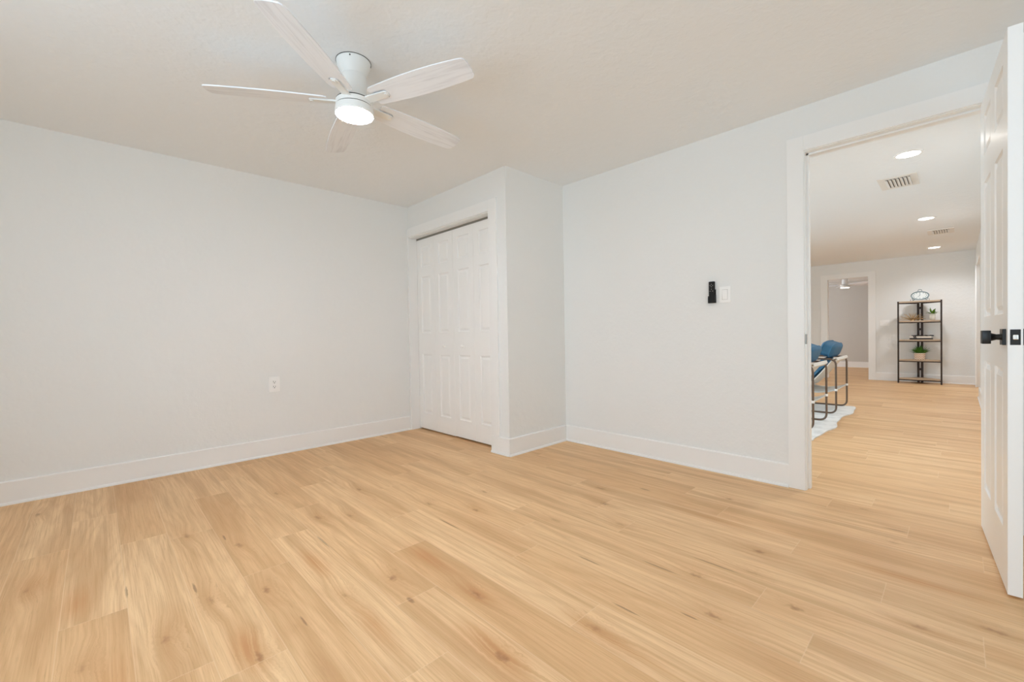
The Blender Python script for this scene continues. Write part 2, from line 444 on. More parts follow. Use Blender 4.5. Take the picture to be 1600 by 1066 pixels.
# baseboards with their shoe moulding
BH, BT = 0.150, 0.015
def baseboard(name, a, b, n, label, mat='trim', shoe=True, h=BH):
    # from a to b along the wall, n = into the room
    bm = bmesh.new(); a = Vector((*a, 0)); b = Vector((*b, 0)); n = Vector((*n, 0))
    prof = [(0, 0), (BT+.010, 0), (BT+.010, .008), (BT+.006, .015), (BT, .018), (BT, h-.006), (BT-.004, h), (0, h)] if shoe else \
           [(0, 0), (BT, 0), (BT, h-.006), (BT-.004, h), (0, h)]
    A = [bm.verts.new(a + n*p + Vector((0, 0, z))) for p, z in prof]; B = [bm.verts.new(b + n*p + Vector((0, 0, z))) for p, z in prof]
    k = len(prof)
    for i in range(k): bm.faces.new((A[i], A[(i+1) % k], B[(i+1) % k], B[i]))
    bm.faces.new(A); bm.faces.new(list(reversed(B)))
    return struct(name, bm, mat, label, 'baseboard')
CW = 0.108                              # casing width
baseboard('baseboard_left', (XB, VA), (UC-.002, VA), (0, -1), 'white baseboard along the long left wall')
baseboard('baseboard_closet', (UC, VC), (UC, CL0-.001), (-1, 0), 'short white baseboard at the right foot of the closet front')
baseboard('baseboard_closet_side', (UC-BT, VC), (UB, VC), (0, -1), 'white baseboard along the closet side wall')
baseboard('baseboard_right', (UB, VC), (UB, JL+CW-.012), (-1, 0), 'white baseboard under the light switch up to the door casing')
baseboard('baseboard_front', (XB, YB), (UB, YB), (0, 1), 'white baseboard on the wall to the right of the viewer')
baseboard('baseboard_back', (XB, YB), (XB, VA), (1, 0), 'white baseboard on the wall behind the viewer')

# entry door frame: casing, jamb, stop, strike plate
CT = .016
bm = boxes(((UB-CT, JL+.004, 0), (UB, JL+CW-.012, DH+.098)), ((UB-CT, JR-CW+.012, 0), (UB, JR-.004, DH+.098)),
           ((UB-CT, JR-.004, DH+.004), (UB, JL+.004, DH+.098)), bev=.002)
fr = struct('trim_1', bm, 'trim', 'white casing and jamb around the open bedroom doorway', 'door frame')
bm = boxes(((UB-.002, JL, 0), (UB+WT+.012, JL+.018, DH+.018)), ((UB-.002, JR-.018, 0), (UB+WT+.012, JR, DH+.018)), ((UB-.002, JR, DH), (UB+WT+.012, JL, DH+.018)),
           ((UB+.045, JL-.011, 0), (UB+.085, JL, DH)), ((UB+.045, JR, 0), (UB+.085, JR+.011, DH)), ((UB+.045, JR, DH-.011), (UB+.085, JL, DH)))
obj('jamb', bm, 'trim', fr)
bm = boxes(((UB+WT, JL+.004, 0), (UB+WT+CT, JL+CW, DH+.1)), ((UB+WT, JR-CW, 0), (UB+WT+CT, JR-.004, DH+.1)), ((UB+WT, JR-.004, DH+.004), (UB+WT+CT, JL+.004, DH+.1)), bev=.002)
obj('outer_casing', bm, 'trim', fr)
bm = bmesh.new(); add_box(bm, (UB-.004, JL-.002, .935), (UB+.026, JL+.003, .998), .001)
sp = obj('strike_plate', bm, 'steel', fr); sp['label'] = 'small steel strike plate on the left jamb'

# closet casing and jamb
bm = boxes(((UC-CT, CL0-CW, BH), (UC, CL0-.004, CLH+.092)), ((UC-CT, CL0-.004, CLH-.004), (UC, VA, CLH+.092)), ((UC-CT, CL1+.0, 0), (UC, VA-.001, CLH-.004)), bev=.0015)
tc = struct('trim_2', bm, 'trim', 'white casing around the closet opening', 'door frame')
bm = boxes(((UC-.001, CL1, 0), (UC+.115, CL1+.012, CLH)), ((UC-.001, CL0-.012, 0), (UC+.115, CL0, CLH)), ((UC-.001, CL0, CLH-.01), (UC+.115, CL1, CLH+.001)))
obj('jamb', bm, 'trim', tc)
bm = boxes(((UC+.085, CL0+.002, CLH-.028), (UC+.112, CL1-.002, CLH-.010)))
tr = obj('door_track', bm, 'steel', tc); tr['label'] = 'grey metal track under the closet head'
# dark lining inside the closet
bm = boxes(((UC+.30, VC+.1, 0), (UC+.32, VA, H)))
struct('wall_closet_inside', bm, 'wall', 'back of the closet behind the folding doors', 'wall')

# ------------------------------------------------------------------ panel doors
def panel_face(bm, W, Hh, y, sgn, panels, dep=.010, ring=.014, lip=.022):
    # a face in the x-z plane at y, looking along sgn*y, with raised panels cut in
    xs = sorted({0, W} | {p[0] for p in panels} | {p[1] for p in panels}); zs = sorted({0, Hh} | {p[2] for p in panels} | {p[3] for p in panels})
    def q(pts):
        vs = [bm.verts.new(p) for p in pts]; bm.faces.new(vs if sgn < 0 else list(reversed(vs)))
    def rect(x0, x1, z0, z1, d): 
        yy = y - sgn*d
        return [(x0, yy, z0), (x1, yy, z0), (x1, yy, z1), (x0, yy, z1)]
    for i in range(len(xs)-1):
        for j in range(len(zs)-1):
            x0, x1, z0, z1 = xs[i], xs[i+1], zs[j], zs[j+1]
            hit = [p for p in panels if p[0]-1e-6 <= x0 and x1 <= p[1]+1e-6 and p[2]-1e-6 <= z0 and z1 <= p[3]+1e-6]
            if not hit: q(rect(x0, x1, z0, z1, 0)); continue
    for x0, x1, z0, z1 in panels:
        rs = [rect(x0, x1, z0, z1, 0), rect(x0+ring*.35, x1-ring*.35, z0+ring*.35, z1-ring*.35, dep*.75), rect(x0+ring, x1-ring, z0+ring, z1-ring, dep),
              rect(x0+ring+.004, x1-ring-.004, z0+ring+.004, z1-ring-.004, dep), rect(x0+ring+lip, x1-ring-lip, z0+ring+lip, z1-ring-lip, dep*.2)]
        for a, b in zip(rs, rs[1:]):
            for k in range(4): q([a[k], a[(k+1) % 4], b[(k+1) % 4], b[k]])
        q(rs[-1])
def panel_door(W, Hh, T, panels, both=True):
    bm = bmesh.new(); c = .0025
    panel_face(bm, W, Hh, 0, -1, panels)            # front face at y=0, seen from -y
    panel_face(bm, W, Hh, T, 1, panels)
    for a, b in (((0, 0, 0), (0, T, Hh)), ((W, 0, 0), (W, T, Hh))):
        x = a[0]; bm.faces.new([bm.verts.new(p) for p in ((x, 0, 0), (x, T, 0), (x, T, Hh), (x, 0, Hh))])
    for z in (0, Hh): bm.faces.new([bm.verts.new(p) for p in ((0, 0, z), (W, 0, z), (W, T, z), (0, T, z))])
    bmesh.ops.remove_doubles(bm, verts=bm.verts, dist=1e-5)
    return bm
# closet leaves: seen from -X, y runs left (+y) ; local x = along -y world
lw = (CL1-CL0-.006)/4; lh = CLH-.028-.012
z0 = .014
pan = [(.075, lw-.075, .172, .815), (.075, lw-.075, 1.045, 1.66), (.075, lw-.075, 1.765, 1.985)]
leafnames = ['leftmost white folding closet leaf by the left jamb', 'second white folding closet leaf with a round knob, from the left',
             'third white folding closet leaf with a round knob, from the left', 'rightmost white folding closet leaf by the baseboard']
cd_root = bpy.data.objects.new('door_2', None); COL.objects.link(cd_root); cd_root.location = (UC+.09, CL1-.003, z0)
tag(cd_root, 'white folding closet door of four panelled leaves', 'door', kind='structure')
base_leaf = None
for i in range(4):
    bm = panel_door(lw-.003, lh - (0.0 if i < 2 else 0.0), .032, pan)
    # local x -> world -y ; local y (thickness) -> world +x
    rot = Matrix(((0, 1, 0, 0), (-1, 0, 0, 0), (0, 0, 1, 0), (0, 0, 0, 1)))
    bm.transform(Matrix.Translation((0, -(i*lw), .004 if i >= 2 else 0.0)) @ rot)
    lf = obj('closet_leaf', bm, 'door', cd_root)
    if i in (1, 2):
        bm = bmesh.new(); kx = (lw*1+lw*.52) if i == 1 else (lw*2+lw*.46)
        mt = Matrix.Translation((0, -kx, .905)) @ Matrix.Rotation(-PI/2, 4, 'Y')
        add_lathe(bm, [(.008, -.001), (.007, .008), (.008, .012), (.0135, .016), (.0165, .021), (.016, .027), (.011, .031), (.004, .0325)], 20, mt)
        obj('knob', bm, 'plastic', lf, True)

# entry door, open towards the viewer
hx, hy = 3.236, -0.0865; nx, ny = 2.4610, -0.1335
ang = math.atan2(ny-hy, nx-hx); DW = math.hypot(nx-hx, ny-hy); DHH = 2.128; DT = .038
# local x from hinge to free edge; face seen by the camera is the one looking at +y
c1, c2 = (.118, .335), (.452, .669)
pan = [(a, b, z0_, z1_) for a, b in (c1, c2) for z0_, z1_ in ((.225, .850), (1.065, 1.715), (1.845, 2.040))]
bm = panel_door(DW, DHH, DT, pan)
bm.transform(Matrix.Translation((0, 0, .010)))
d1 = obj('door_1', bm, 'door', loc=(hx, hy, 0), rot=(0, 0, ang))
tag(d1, 'white six-panel bedroom door standing open with square black knobs', 'door', kind='structure')
# with ang near 180 degrees local +y points to world -y: face y=0 looks at world +y (the doorway)
KZ = .985
def knob(side, parent):
    bm = bmesh.new(); x = DW-.064; s = -1 if side == 0 else 1; y0 = 0 if side == 0 else DT
    add_box(bm, (x-.031, y0, KZ-.031), (x+.031, y0+s*.010, KZ+.031), .0015)
    r = obj('rosette', bm, 'black', parent)
    bm = bmesh.new()
    mt = Matrix.Translation((x, y0+s*.010, KZ)) @ Matrix.Rotation(-s*PI/2, 4, 'X')
    add_lathe(bm, [(.012, 0), (.011, .012), (.016, .026), (.021, .030)], 24, mt)
    add_box(bm, (x-.026, y0+s*.038, KZ-.026), (x+.026, y0+s*.062, KZ+.026), .002)
    k = obj('doorknob', bm, 'black', r, True)
knob(0, d1); knob(1, d1)
bm = bmesh.new(); add_box(bm, (DW-.001, .006, KZ-.029), (DW+.0015, DT-.006, KZ+.029), .0005)
lp = obj('latch_plate', bm, 'black', d1)
bm = bmesh.new(); add_box(bm, (DW+.001, .012, KZ-.010), (DW+.010, .026, KZ+.010), .003)
lb = obj('latch_bolt', bm, 'chrome', lp); lb['label'] = 'bright chrome latch bolt'
for z in (.25, 1.07, 1.88):
    bm = bmesh.new()
    add_lathe(bm, [(.007, z-.045), (.007, z+.045)], 12, Matrix.Translation((-.001, DT+.006, 0)))
    obj('hinge', bm, 'black', d1)

# ------------------------------------------------------------------ ceiling fan
def blade_mesh():
    half = [(.128, .050), (.140, .057), (.22, .063), (.32, .069), (.42, .071), (.52, .069), (.60, .064), (.648, .060), (.668, .056), (.677, .046)]
    up = half; out = []
    # notch at the root for the bracket
    pts = [(.128, -.050)] + [(x, -y) for x, y in half[1:]] + [(.681, -.02), (.682, 0), (.681, .02)] + [(x, y) for x, y in reversed(half)] \
          + [(.128, .030), (.133, .0265), (.205, .0265), (.216, .018), (.221, 0), (.216, -.018), (.205, -.0265), (.133, -.0265), (.128, -.030)]
    bm = bmesh.new(); add_prism(bm, pts, -.003, .003)
    bmesh.ops.triangulate(bm, faces=[f for f in bm.faces if len(f.verts) > 4])
    bm.transform(Matrix.Rotation(math.radians(PITCHB), 4, 'X'))
    return bm
def bracket_mesh():
    bm = bmesh.new()
    pts = [(.080, -.023), (.098, -.0215), (.206, -.0205), (.216, -.014), (.219, 0), (.216, .014), (.206, .0205), (.098, .0215), (.080, .023)]
    add_prism(bm, pts, -.004, .004, bev=.002)
    add_lathe(bm, [(.009, -.008), (.010, -.006), (.009, -.003)], 16, Matrix.Translation((.204, 0, 0)))
    bm.transform(Matrix.Rotation(math.radians(PITCHB), 4, 'X'))
    return bm
PITCHB = -12.0
def make_fan(name, label, loc, phase, lightmat):
    t = thing(name, label, 'ceiling fan', loc)
    bm = bmesh.new(); add_lathe(bm, [(.0845, 0), (.0845, -.004), (.083, -.010), (.080, -.025), (.068, -.050), (.0605, -.070)], 48)
    cn = obj('canopy', bm, 'fanwhite', t, True)
    bm = bmesh.new(); add_lathe(bm, [(.0865, 0), (.0865, -.0025)], 48); obj('canopy_gap', bm, 'gap', cn)
    for a in (-2.2, -.5):
        bm = bmesh.new(); mt = Matrix.Rotation(a, 4, 'Z') @ Matrix.Translation((.082, 0, -.012)) @ Matrix.Rotation(PI/2, 4, 'Y')
        add_lathe(bm, [(.0035, 0), (.0035, .003)], 10, mt); obj('screw', bm, 'gap', cn)
    bm = bmesh.new(); add_lathe(bm, [(.0605, -.070), (.059, -.073), (.0605, -.076), (.061, -.12), (.0625, -.160), (.066, -.196), (.066, -.2005)], 48)
    obj('motor_housing', bm, 'fanwhite', t, True)
    bm = bmesh.new(); add_lathe(bm, [(.0888, -.1995), (.0888, -.2050)], 40); obj('housing_gap', bm, 'gap', t)
    bm = bmesh.new(); add_lathe(bm, [(.0885, -.2042), (.0905, -.2052), (.0905, -.2275), (.0895, -.2285)], 48)
    obj('hub', bm, 'fanwhite', t, True)
    bm = bmesh.new(); add_lathe(bm, [(.0885, -.2280), (.0885, -.2335)], 48); obj('hub_gap', bm, 'gap', t)
    bm = bmesh.new(); add_lathe(bm, [(.0905, -.2325), (.0925, -.2335), (.0962, -.262), (.0965, -.267), (.094, -.272), (.0895, -.272)], 56)
    lk = obj('light_kit', bm, 'fanwhite', t, True)
    bm = bmesh.new(); add_lathe(bm, [(.090, -.268), (.0895, -.2735), (.085, -.276), (.03, -.278)], 56)
    df = obj('diffuser', bm, lightmat, lk, True); df['label'] = 'glowing round diffuser'
    for k in range(5):
        a = phase + 2*PI*k/5
        b = obj('blade', blade_mesh(), 'blade', t, False, (0, 0, -.2035), (0, 0, a))
        obj('blade_bracket', bracket_mesh(), 'fanwhite', b, False, (0, 0, -.006))
    return t
make_fan('ceiling_fan', 'white five-blade ceiling fan with a glowing round light, on the bedroom ceiling', (.9832, 2.1547, H), math.radians(4.09), 'fanlight')

# ------------------------------------------------------------------ outlet, switch, remote
t = thing('wall_outlet', 'white double outlet low on the long left wall', 'outlet', (1.120, VA, .623))
bm = bmesh.new(); add_box(bm, (-.044, -.012, -.066), (.044, 0, .066), .004); obj('cover_plate', bm, 'plastic', t)
for s in (-1, 1):
    bm = bmesh.new(); add_box(bm, (-.0175, -.0145, s*.021-.016), (.0175, -.010, s*.021+.016), .004); r = obj('receptacle', bm, 'plastic', t)
    bm = boxes(((-.009, -.0152, s*.021-.001), (-.006, -.0142, s*.021+.010)), ((.006, -.0152, s*.021-.001), (.009, -.0142, s*.021+.008)), ((-.0035, -.0152, s*.021-.011), (.0035, -.0142, s*.021-.005)))
    obj('slot', bm, 'slot', r)
t = thing('light_switch', 'white rocker light switch beside the black fan remote', 'switch', (UB, 1.149, 1.288))
bm = bmesh.new(); add_box(bm, (-.009, -.038, -.058), (0, .038, .058), .003); obj('cover_plate', bm, 'plastic', t)
bm = bmesh.new(); mt = Matrix.Rotation(math.radians(-4), 4, 'Y'); add_box(bm, (-.0135, -.0175, -.034), (-.006, .0175, .034), .0015, mt); r = obj('rocker', bm, 'plastic', t)
bm = boxes(((-.0096, -.0188, -.0362), (-.0085, .0192, .0350))); obj('rocker_gap', bm, 'shadeline', t)
t = thing('remote_holder', 'small black wall cradle under the fan remote, left of the switch', 'holder', (UB, 1.238, 1.31))
bm = boxes(((-.003, -.024, -.075), (0, .024, .02)), ((-.026, -.025, -.078), (0, -.021, -.020)), ((-.026, .021, -.078), (0, .0235, -.028)), ((-.026, -.025, -.078), (0, .0235, -.074)), ((-.027, -.025, -.078), (-.024, .0235, -.038)))
obj('cradle', bm, 'blackplastic', t)
t = thing('fan_remote', 'slim black fan remote in its wall cradle, left of the switch', 'remote', (UB, 1.238, 1.31))
bm = bmesh.new(); add_box(bm, (-.022, -.0205, -.073), (-.004, .0205, .078), .004); rb = obj('remote_body', bm, 'blackplastic', t)
for (dy, dz) in ((0, .058), (0, .040), (.009, .049), (-.009, .049), (0, .022), (.009, .008), (-.009, .008)):
    bm = bmesh.new(); add_lathe(bm, [(.0028, 0), (.0028, .0012)], 10, Matrix.Translation((-.0219, dy, dz)) @ Matrix.Rotation(-PI/2, 4, 'Y'))
    obj('button', bm, 'button', rb)

# ------------------------------------------------------------------ living room shell
LY = 4.60
struct('ceiling', boxes(((UB+WT, -2.2, HL), (UF, LY+.15, HL+.1))), 'ceiling', 'smooth living room ceiling with downlights, through the doorway', 'ceiling')
FD0, FD1, FDH = 1.235, 1.905, 2.075     # far doorway
bm = boxes(((UF, -2.2, 0), (UF+WT, FD0-.014, HL)), ((UF, FD1+.014, 0), (UF+WT, LY, HL)), ((UF, FD0-.014, FDH+.014), (UF+WT, FD1+.014, HL)))
struct('wall_far', bm, 'wall', 'white far wall of the living room behind the shelf', 'wall')
WL = (3.8, 6.8, .40, 2.3)
bm = boxes(((UB+WT, LY, 0), (WL[0], LY+.12, HL)), ((WL[1], LY, 0), (UF+WT, LY+.12, HL)), ((WL[0], LY, 0), (WL[1], LY+.12, WL[2])), ((WL[0], LY, WL[3]), (WL[1], LY+.12, HL)))
struct('wall_living_left', bm, 'wall', 'living room window wall, out of view to the left', 'wall')
window('window_3', 'y', LY+.07, WL[0], WL[1], WL[2], WL[3], 'wide white framed living room window, out of view to the left')
RY = -.235
struct('wall_living_right', boxes(((UB+WT, RY-.12, 0), (9.20, RY, HL)), ((9.20, RY-.12, FDH), (10.80, RY, HL)), ((10.80, RY-.12, 0), (UF, RY, HL))), 'wall', 'living room wall at right, mostly behind the open door', 'wall')
struct('wall_passage', boxes(((9.0, -2.2, 0), (UF, -2.1, HL)), ((9.0, -2.1, 0), (9.1, RY-.12, HL))), 'wall', 'dim passage wall beyond the living room at right', 'wall')
area('passage_fill_light', (10.0, -1.1, HL-.02), (0, 0, 0), .5, .5, 9, (.82, .92, 1.0))  # unseen fill light, added to brighten the passage
baseboard('baseboard_far', (UF, FD0-.1), (UF, RY), (-1, 0), 'white baseboard under the shelf on the far wall')
baseboard('baseboard_far_left', (UF, LY), (UF, FD1+.1), (-1, 0), 'white baseboard left of the far doorway')
baseboard('baseboard_living_right', (UB+WT+.02, RY), (9.195, RY), (0, 1), 'white baseboard of the right living room wall behind the open door')
bm = boxes(((10.72, RY-.001, 0), (10.80, RY+.014, FDH)), ((10.79, RY-.125, 0), (10.80, RY, FDH)), bev=.001)
struct('trim_4', bm, 'trim', 'white casing at the far right corner of the living room', 'door frame')
fc = .115
bm = boxes(((UF-CT, FD0-fc, 0), (UF, FD0, FDH+.1)), ((UF-CT, FD1, 0), (UF, FD1+fc, FDH+.1)), ((UF-CT, FD0, FDH), (UF, FD1, FDH+.1)), bev=.002)
t3 = struct('trim_3', bm, 'trim', 'white casing around the far doorway to the dim room', 'door frame')
bm = boxes(((UF-.002, FD0-.015, 0), (UF+WT+.01, FD0, FDH+.015)), ((UF-.002, FD1, 0), (UF+WT+.01, FD1+.015, FDH+.015)), ((UF-.002, FD0, FDH), (UF+WT+.01, FD1, FDH+.015)))
obj('jamb', bm, 'trim', t3)
# room beyond
struct('ceiling', boxes(((UF+WT, -.2, HF), (14.75, LY+.15, HF+.1))), 'ceiling', 'dim ceiling of the room beyond the far doorway', 'ceiling')
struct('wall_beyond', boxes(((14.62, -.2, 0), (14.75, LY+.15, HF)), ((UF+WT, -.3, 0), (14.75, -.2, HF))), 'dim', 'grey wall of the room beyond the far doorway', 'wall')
bw = (12.1, 13.1, .8, 2.0)
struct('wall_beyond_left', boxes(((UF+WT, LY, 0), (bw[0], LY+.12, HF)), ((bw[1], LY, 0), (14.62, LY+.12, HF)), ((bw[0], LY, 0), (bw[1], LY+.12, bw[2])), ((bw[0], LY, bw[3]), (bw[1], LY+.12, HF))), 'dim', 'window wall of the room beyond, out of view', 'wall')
window('window_4', 'y', LY+.07, bw[0], bw[1], bw[2], bw[3], 'window of the room beyond the far doorway, out of view')
baseboard('baseboard_beyond', (14.62, -.2), (14.62, LY), (-1, 0), 'baseboard of the dim room beyond the far doorway')
make_fan('ceiling_fan', 'small distant ceiling fan seen through the far doorway', (13.25, 1.905, HF), math.radians(20), 'farlight')

# recessed lights and vents
def downlight(x, y, label):
    t = thing('recessed_light', label, 'ceiling light', (x, y, HL), 0, 'recessed lights in the living room ceiling')
    bm = bmesh.new(); add_lathe(bm, [(.090, 0), (.090, -.003), (.084, -.007), (.072, -.007)], 40, cap=False); obj('trim_ring', bm, 'plastic', t, True)
    bm = bmesh.new(); add_lathe(bm, [(.074, -.004), (.070, -.0065), (.03, -.0075)], 40); obj('diffuser', bm, 'can', t)
    l = bpy.data.lights.new('downlight', 'SPOT'); l.energy = 44; l.spot_size = math.radians(150); l.spot_blend = .8; l.shadow_soft_size = .07; l.color = (.96, .965, 1.0)
    lo = bpy.data.objects.new('downlight', l); COL.objects.link(lo); lo.location = (x, y, HL-.03)
downlight(4.617, .262, 'nearest of the three round recessed lights in the living room ceiling')
downlight(7.48, .262, 'middle one of the three round recessed lights in the living room ceiling')
downlight(10.29, .262, 'farthest of the three round recessed lights, near the far wall')
def vent(x, y, label):
    t = thing('ceiling_vent', label, 'vent', (x, y, HL), 0, 'air vents in the living room ceiling')
    lx, ly = .42, .27
    bm = boxes(((-lx/2, -ly/2, -.006), (lx/2, -ly/2+.048, 0)), ((-lx/2, ly/2-.048, -.006), (lx/2, ly/2, 0)), ((-lx/2, -ly/2+.048, -.006), (-lx/2+.05, ly/2-.048, 0)), ((lx/2-.05, -ly/2+.048, -.006), (lx/2, ly/2-.048, 0)))
    obj('frame', bm, 'grille', t)
    bm = boxes(((-lx/2+.051, -ly/2+.049, -.0012), (lx/2-.051, ly/2-.049, -.0004))); obj('backing', bm, 'duct', t)
    n = 7
    for i in range(n):
        yy = -ly/2+.058 + i*(ly-.116)/(n-1)
        bm = bmesh.new(); add_box(bm, (-lx/2+.052, -.0108, -.001), (lx/2-.052, .0108, .001), 0, Matrix.Translation((0, yy, -.010)) @ Matrix.Rotation(math.radians(22), 4, 'X'))
        obj('slat', bm, 'grille', t)
vent(5.42, .375, 'larger nearer white ceiling vent beside the nearest recessed light')
vent(8.67, .155, 'farther white ceiling vent between the middle and farthest recessed lights')

# wall plate on the far wall
t = thing('wall_plate', 'small white double switch plate on the far wall, left of the shelf', 'switch', (UF, .985, 1.135))
bm = bmesh.new(); add_box(bm, (-.007, -.075, -.06), (0, .075, .06), .002); obj('cover_plate', bm, 'plastic', t)
for s in (-1, 1):
    bm = bmesh.new(); add_box(bm, (-.011, s*.03-.016, -.033), (-.006, s*.03+.016, .033), .001, Matrix.Rotation(math.radians(-6), 4, 'Y')); obj('rocker', bm, 'plastic', t)

# ------------------------------------------------------------------ rug
def rug():
    bm = bmesh.new(); pts = []
    x0, x1, y0, y1 = 4.72, 7.10, .93, 3.2
    def wav(s, ph): return .024*math.sin(s*2*PI/1.15+ph) + .008*math.sin(s*2*PI/.5+ph*2)
    n = 60
    edge = []
    for i in range(n): u = i/n; edge.append((x0+(x1-x0)*u, y0 - .03 + wav((x1-x0)*u, .5)))
    for i in range(n): u = i/n; edge.append((x1 + wav((y1-y0)*u, 1.1)*.7, y0+(y1-y0)*u))
    for i in range(n): u = i/n; edge.append((x1-(x1-x0)*u, y1 + wav((x1-x0)*u, 2.)))
    for i in range(n): u = i/n; edge.append((x0 + wav((y1-y0)*u, .2)*.7, y1-(y1-y0)*u))
    add_prism(bm, edge, .001, .012, bev=.003)
    o = obj('area_rug', bm, 'rug')
    tag(o, 'cream rug with a wavy edge under the blue chairs', 'rug')
rug()

# ------------------------------------------------------------------ chairs
def make_chair(label, loc, W):
    t = thing('lounge_chair', label, 'chair', loc, 0, 'blue lounge chairs on the rug')
    D, Ht, r = .70, .668, .0105
    for x, nm in ((0, 'side_frame'), (W, 'side_frame')):
        bm = bmesh.new()
        pts = fillet([(x, 0, r), (x, D, r), (x, D, Ht-r), (x, 0, Ht-r)], .075, 6, True)
        add_tube(bm, pts, r, 10, True); obj(nm, bm, 'tube', t, True)
        bm = bmesh.new(); add_lathe(bm, [(.0145, -.013), (.0155, 0), (.0145, .013)], 14, Matrix.Translation((x, 0, .290))); obj('connector', bm, 'plastic', t, True)
    # white canvas back: from the top rear rail down and forward
    def sling(name, prof, th, mat, x0, x1):
        bm = bmesh.new(); A = []; B = []
        n = len(prof)
        for i, (y, z) in enumerate(prof):
            a = prof[max(i-1, 0)]; b = prof[min(i+1, n-1)]
            d = Vector((b[0]-a[0], b[1]-a[1])).normalized(); nn = Vector((-d.y, d.x))*th/2
            row = []
            for s in (1, -1):
                for xx in (x0, x1): row.append(bm.verts.new((xx, y+nn.x*s, z+nn.y*s)))
            A.append(row)
        for p, q in zip(A, A[1:]):
            bm.faces.new((p[0], p[1], q[1], q[0])); bm.faces.new((p[2], q[2], q[3], p[3]))
            bm.faces.new((p[0], q[0], q[2], p[2])); bm.faces.new((p[1], p[3], q[3], q[1]))
        for p in (A[0], A[-1]): bm.faces.new((p[0], p[1], p[3], p[2]))
        return obj(name, bm, mat, t, True)
    back = sling('back_sling', [(.02, Ht-.045), (-.012, Ht-.02), (-.004, Ht+.004), (.025, Ht-.005), (.08, .585), (.16, .475), (.25, .365), (.31, .300)], .012, 'canvas', .012, W-.012)
    sling('seat_sling', [(0.0, .290), (.08, .262), (.18, .245), (.30, .25), (.42, .285), (.54, .34), (.66, .40)], .012, 'mesh', .012, W-.012)
    # blue back cushion: a soft tilted slab resting on the sling and rising above the frame
    def cushion(name, cy, cz, tilt, w, h, th, bulge):
        bm = bmesh.new(); nx, nz = 14, 12
        Mx = Matrix.Translation((W/2, cy, cz)) @ Matrix.Rotation(tilt, 4, 'X')
        front = {}; backv = {}
        for i in range(nx+1):
            for j in range(nz+1):
                u = i/nx*2-1; v = j/nz*2-1
                # round the corners of the outline
                rx = 1-.16*abs(v)**5; rz = 1-.20*abs(u)**5
                px = u*w/2*rx; pz = v*h/2*rz
                k = (max(0, 1-abs(u)**4))*(max(0, 1-abs(v)**4))
                b = th*.32 + th*.18*k**.5 + bulge*k
                front[i, j] = bm.verts.new(Mx @ Vector((px, b, pz))); backv[i, j] = bm.verts.new(Mx @ Vector((px, -b, pz)))
        for i in range(nx):
            for j in range(nz):
                bm.faces.new((front[i, j], front[i, j+1], front[i+1, j+1], front[i+1, j])); bm.faces.new((backv[i, j], backv[i+1, j], backv[i+1, j+1], backv[i, j+1]))
        for i in range(nx):
            for j in (0, nz): bm.faces.new((front[i, j], front[i+1, j], backv[i+1, j], backv[i, j]))
        for j in range(nz):
            for i in (0, nx): bm.faces.new((front[i, j], backv[i, j], backv[i, j+1], front[i, j+1]))
        o = obj(name, bm, 'blue', t, True)
        for s in (1, -1):
            loop = []
            for u in [i/nx*2-1 for i in range(nx+1)]: loop.append((u, -1))
            for v in [j/nz*2-1 for j in range(1, nz+1)]: loop.append((1, v))
            for u in [1-i/nx*2 for i in range(1, nx+1)]: loop.append((u, 1))
            for v in [1-j/nz*2 for j in range(1, nz)]: loop.append((-1, v))
            P = []
            for u, v in loop:
                rx = 1-.16*abs(v)**5; rz = 1-.20*abs(u)**5
                P.append(Mx @ Vector((u*w/2*rx, s*th*.32, v*h/2*rz)))
            bm = bmesh.new(); add_tube(bm, P, .006, 6, True); obj('piping', bm, 'bluepipe', o, True)
        return o
    tl = math.radians(40)
    cushion('back_cushion', .232, .492, tl, W-.06, .40, .10, .012)
    cushion('head_cushion', .105, .768, math.radians(20), W-.07, .185, .14, .01)
    cushion('seat_cushion', .52, .405, math.radians(-76), W-.07, .34, .11, .01)
    return t
make_chair('nearer blue cushioned chair with tubular frame, half hidden by the door jamb', (5.146, 1.0, .012), .635)
make_chair('farther blue cushioned chair with tubular frame, near the far doorway', (6.330, 1.0, .012), .72)

# ------------------------------------------------------------------ shelf and what stands on it
SX, SY0, SY1 = 10.835, .188, .762
sh = thing('corner_shelf', 'five-tier dark metal shelf with pale boards against the far wall', 'shelf', (SX, (SY0+SY1)/2, 0))
hw = (SY1-SY0)/2; bx_ = .290
lev = [.085, .430, .800, 1.150, 1.510]
p = .012
for y in (-hw, hw):
    bm = bmesh.new(); add_box(bm, (-p, y-p, 0), (p, y+p, 1.525), .002); obj('post', bm, 'shelfmetal', sh)
for y in (-.026, .026):
    bm = bmesh.new(); add_box(bm, (bx_-p, y-p*1.35, 0), (bx_+p, y+p*1.35, 1.515), .002); obj('post', bm, 'shelfmetal', sh)
for z in (.25, .62, 1.0, 1.40):
    bm = bmesh.new(); add_box(bm, (bx_-.014, -.042, z-.02), (bx_+.014, .042, z+.02), .002); obj('hinge', bm, 'shelfmetal', sh)
for z in lev:
    bm = boxes(((-.008, -hw, z-.032), (.008, hw, z-.014)))
    for s in (-1, 1):
        d = Vector((bx_, -s*(hw-.024), 0)); L = d.length; a = math.atan2(d.y, d.x)
        add_box(bm, (0, -.006, z-.032), (L, .006, z-.014), 0, Matrix.Translation((0, s*hw, 0)) @ Matrix.Rotation(a, 4, 'Z'))
    obj('rail', bm, 'shelfmetal', sh)
    bm = bmesh.new(); add_prism(bm, [(-.006, -hw+.014), (-.006, hw-.014), (.03, hw-.014), (bx_-.012, .045), (bx_-.012, -.045), (.03, -hw+.014)], z-.014, z+.014, bev=.001)
    obj('board', bm, 'board', sh)
ZT = [z+.0145 for z in lev]
cy = (SY0+SY1)/2
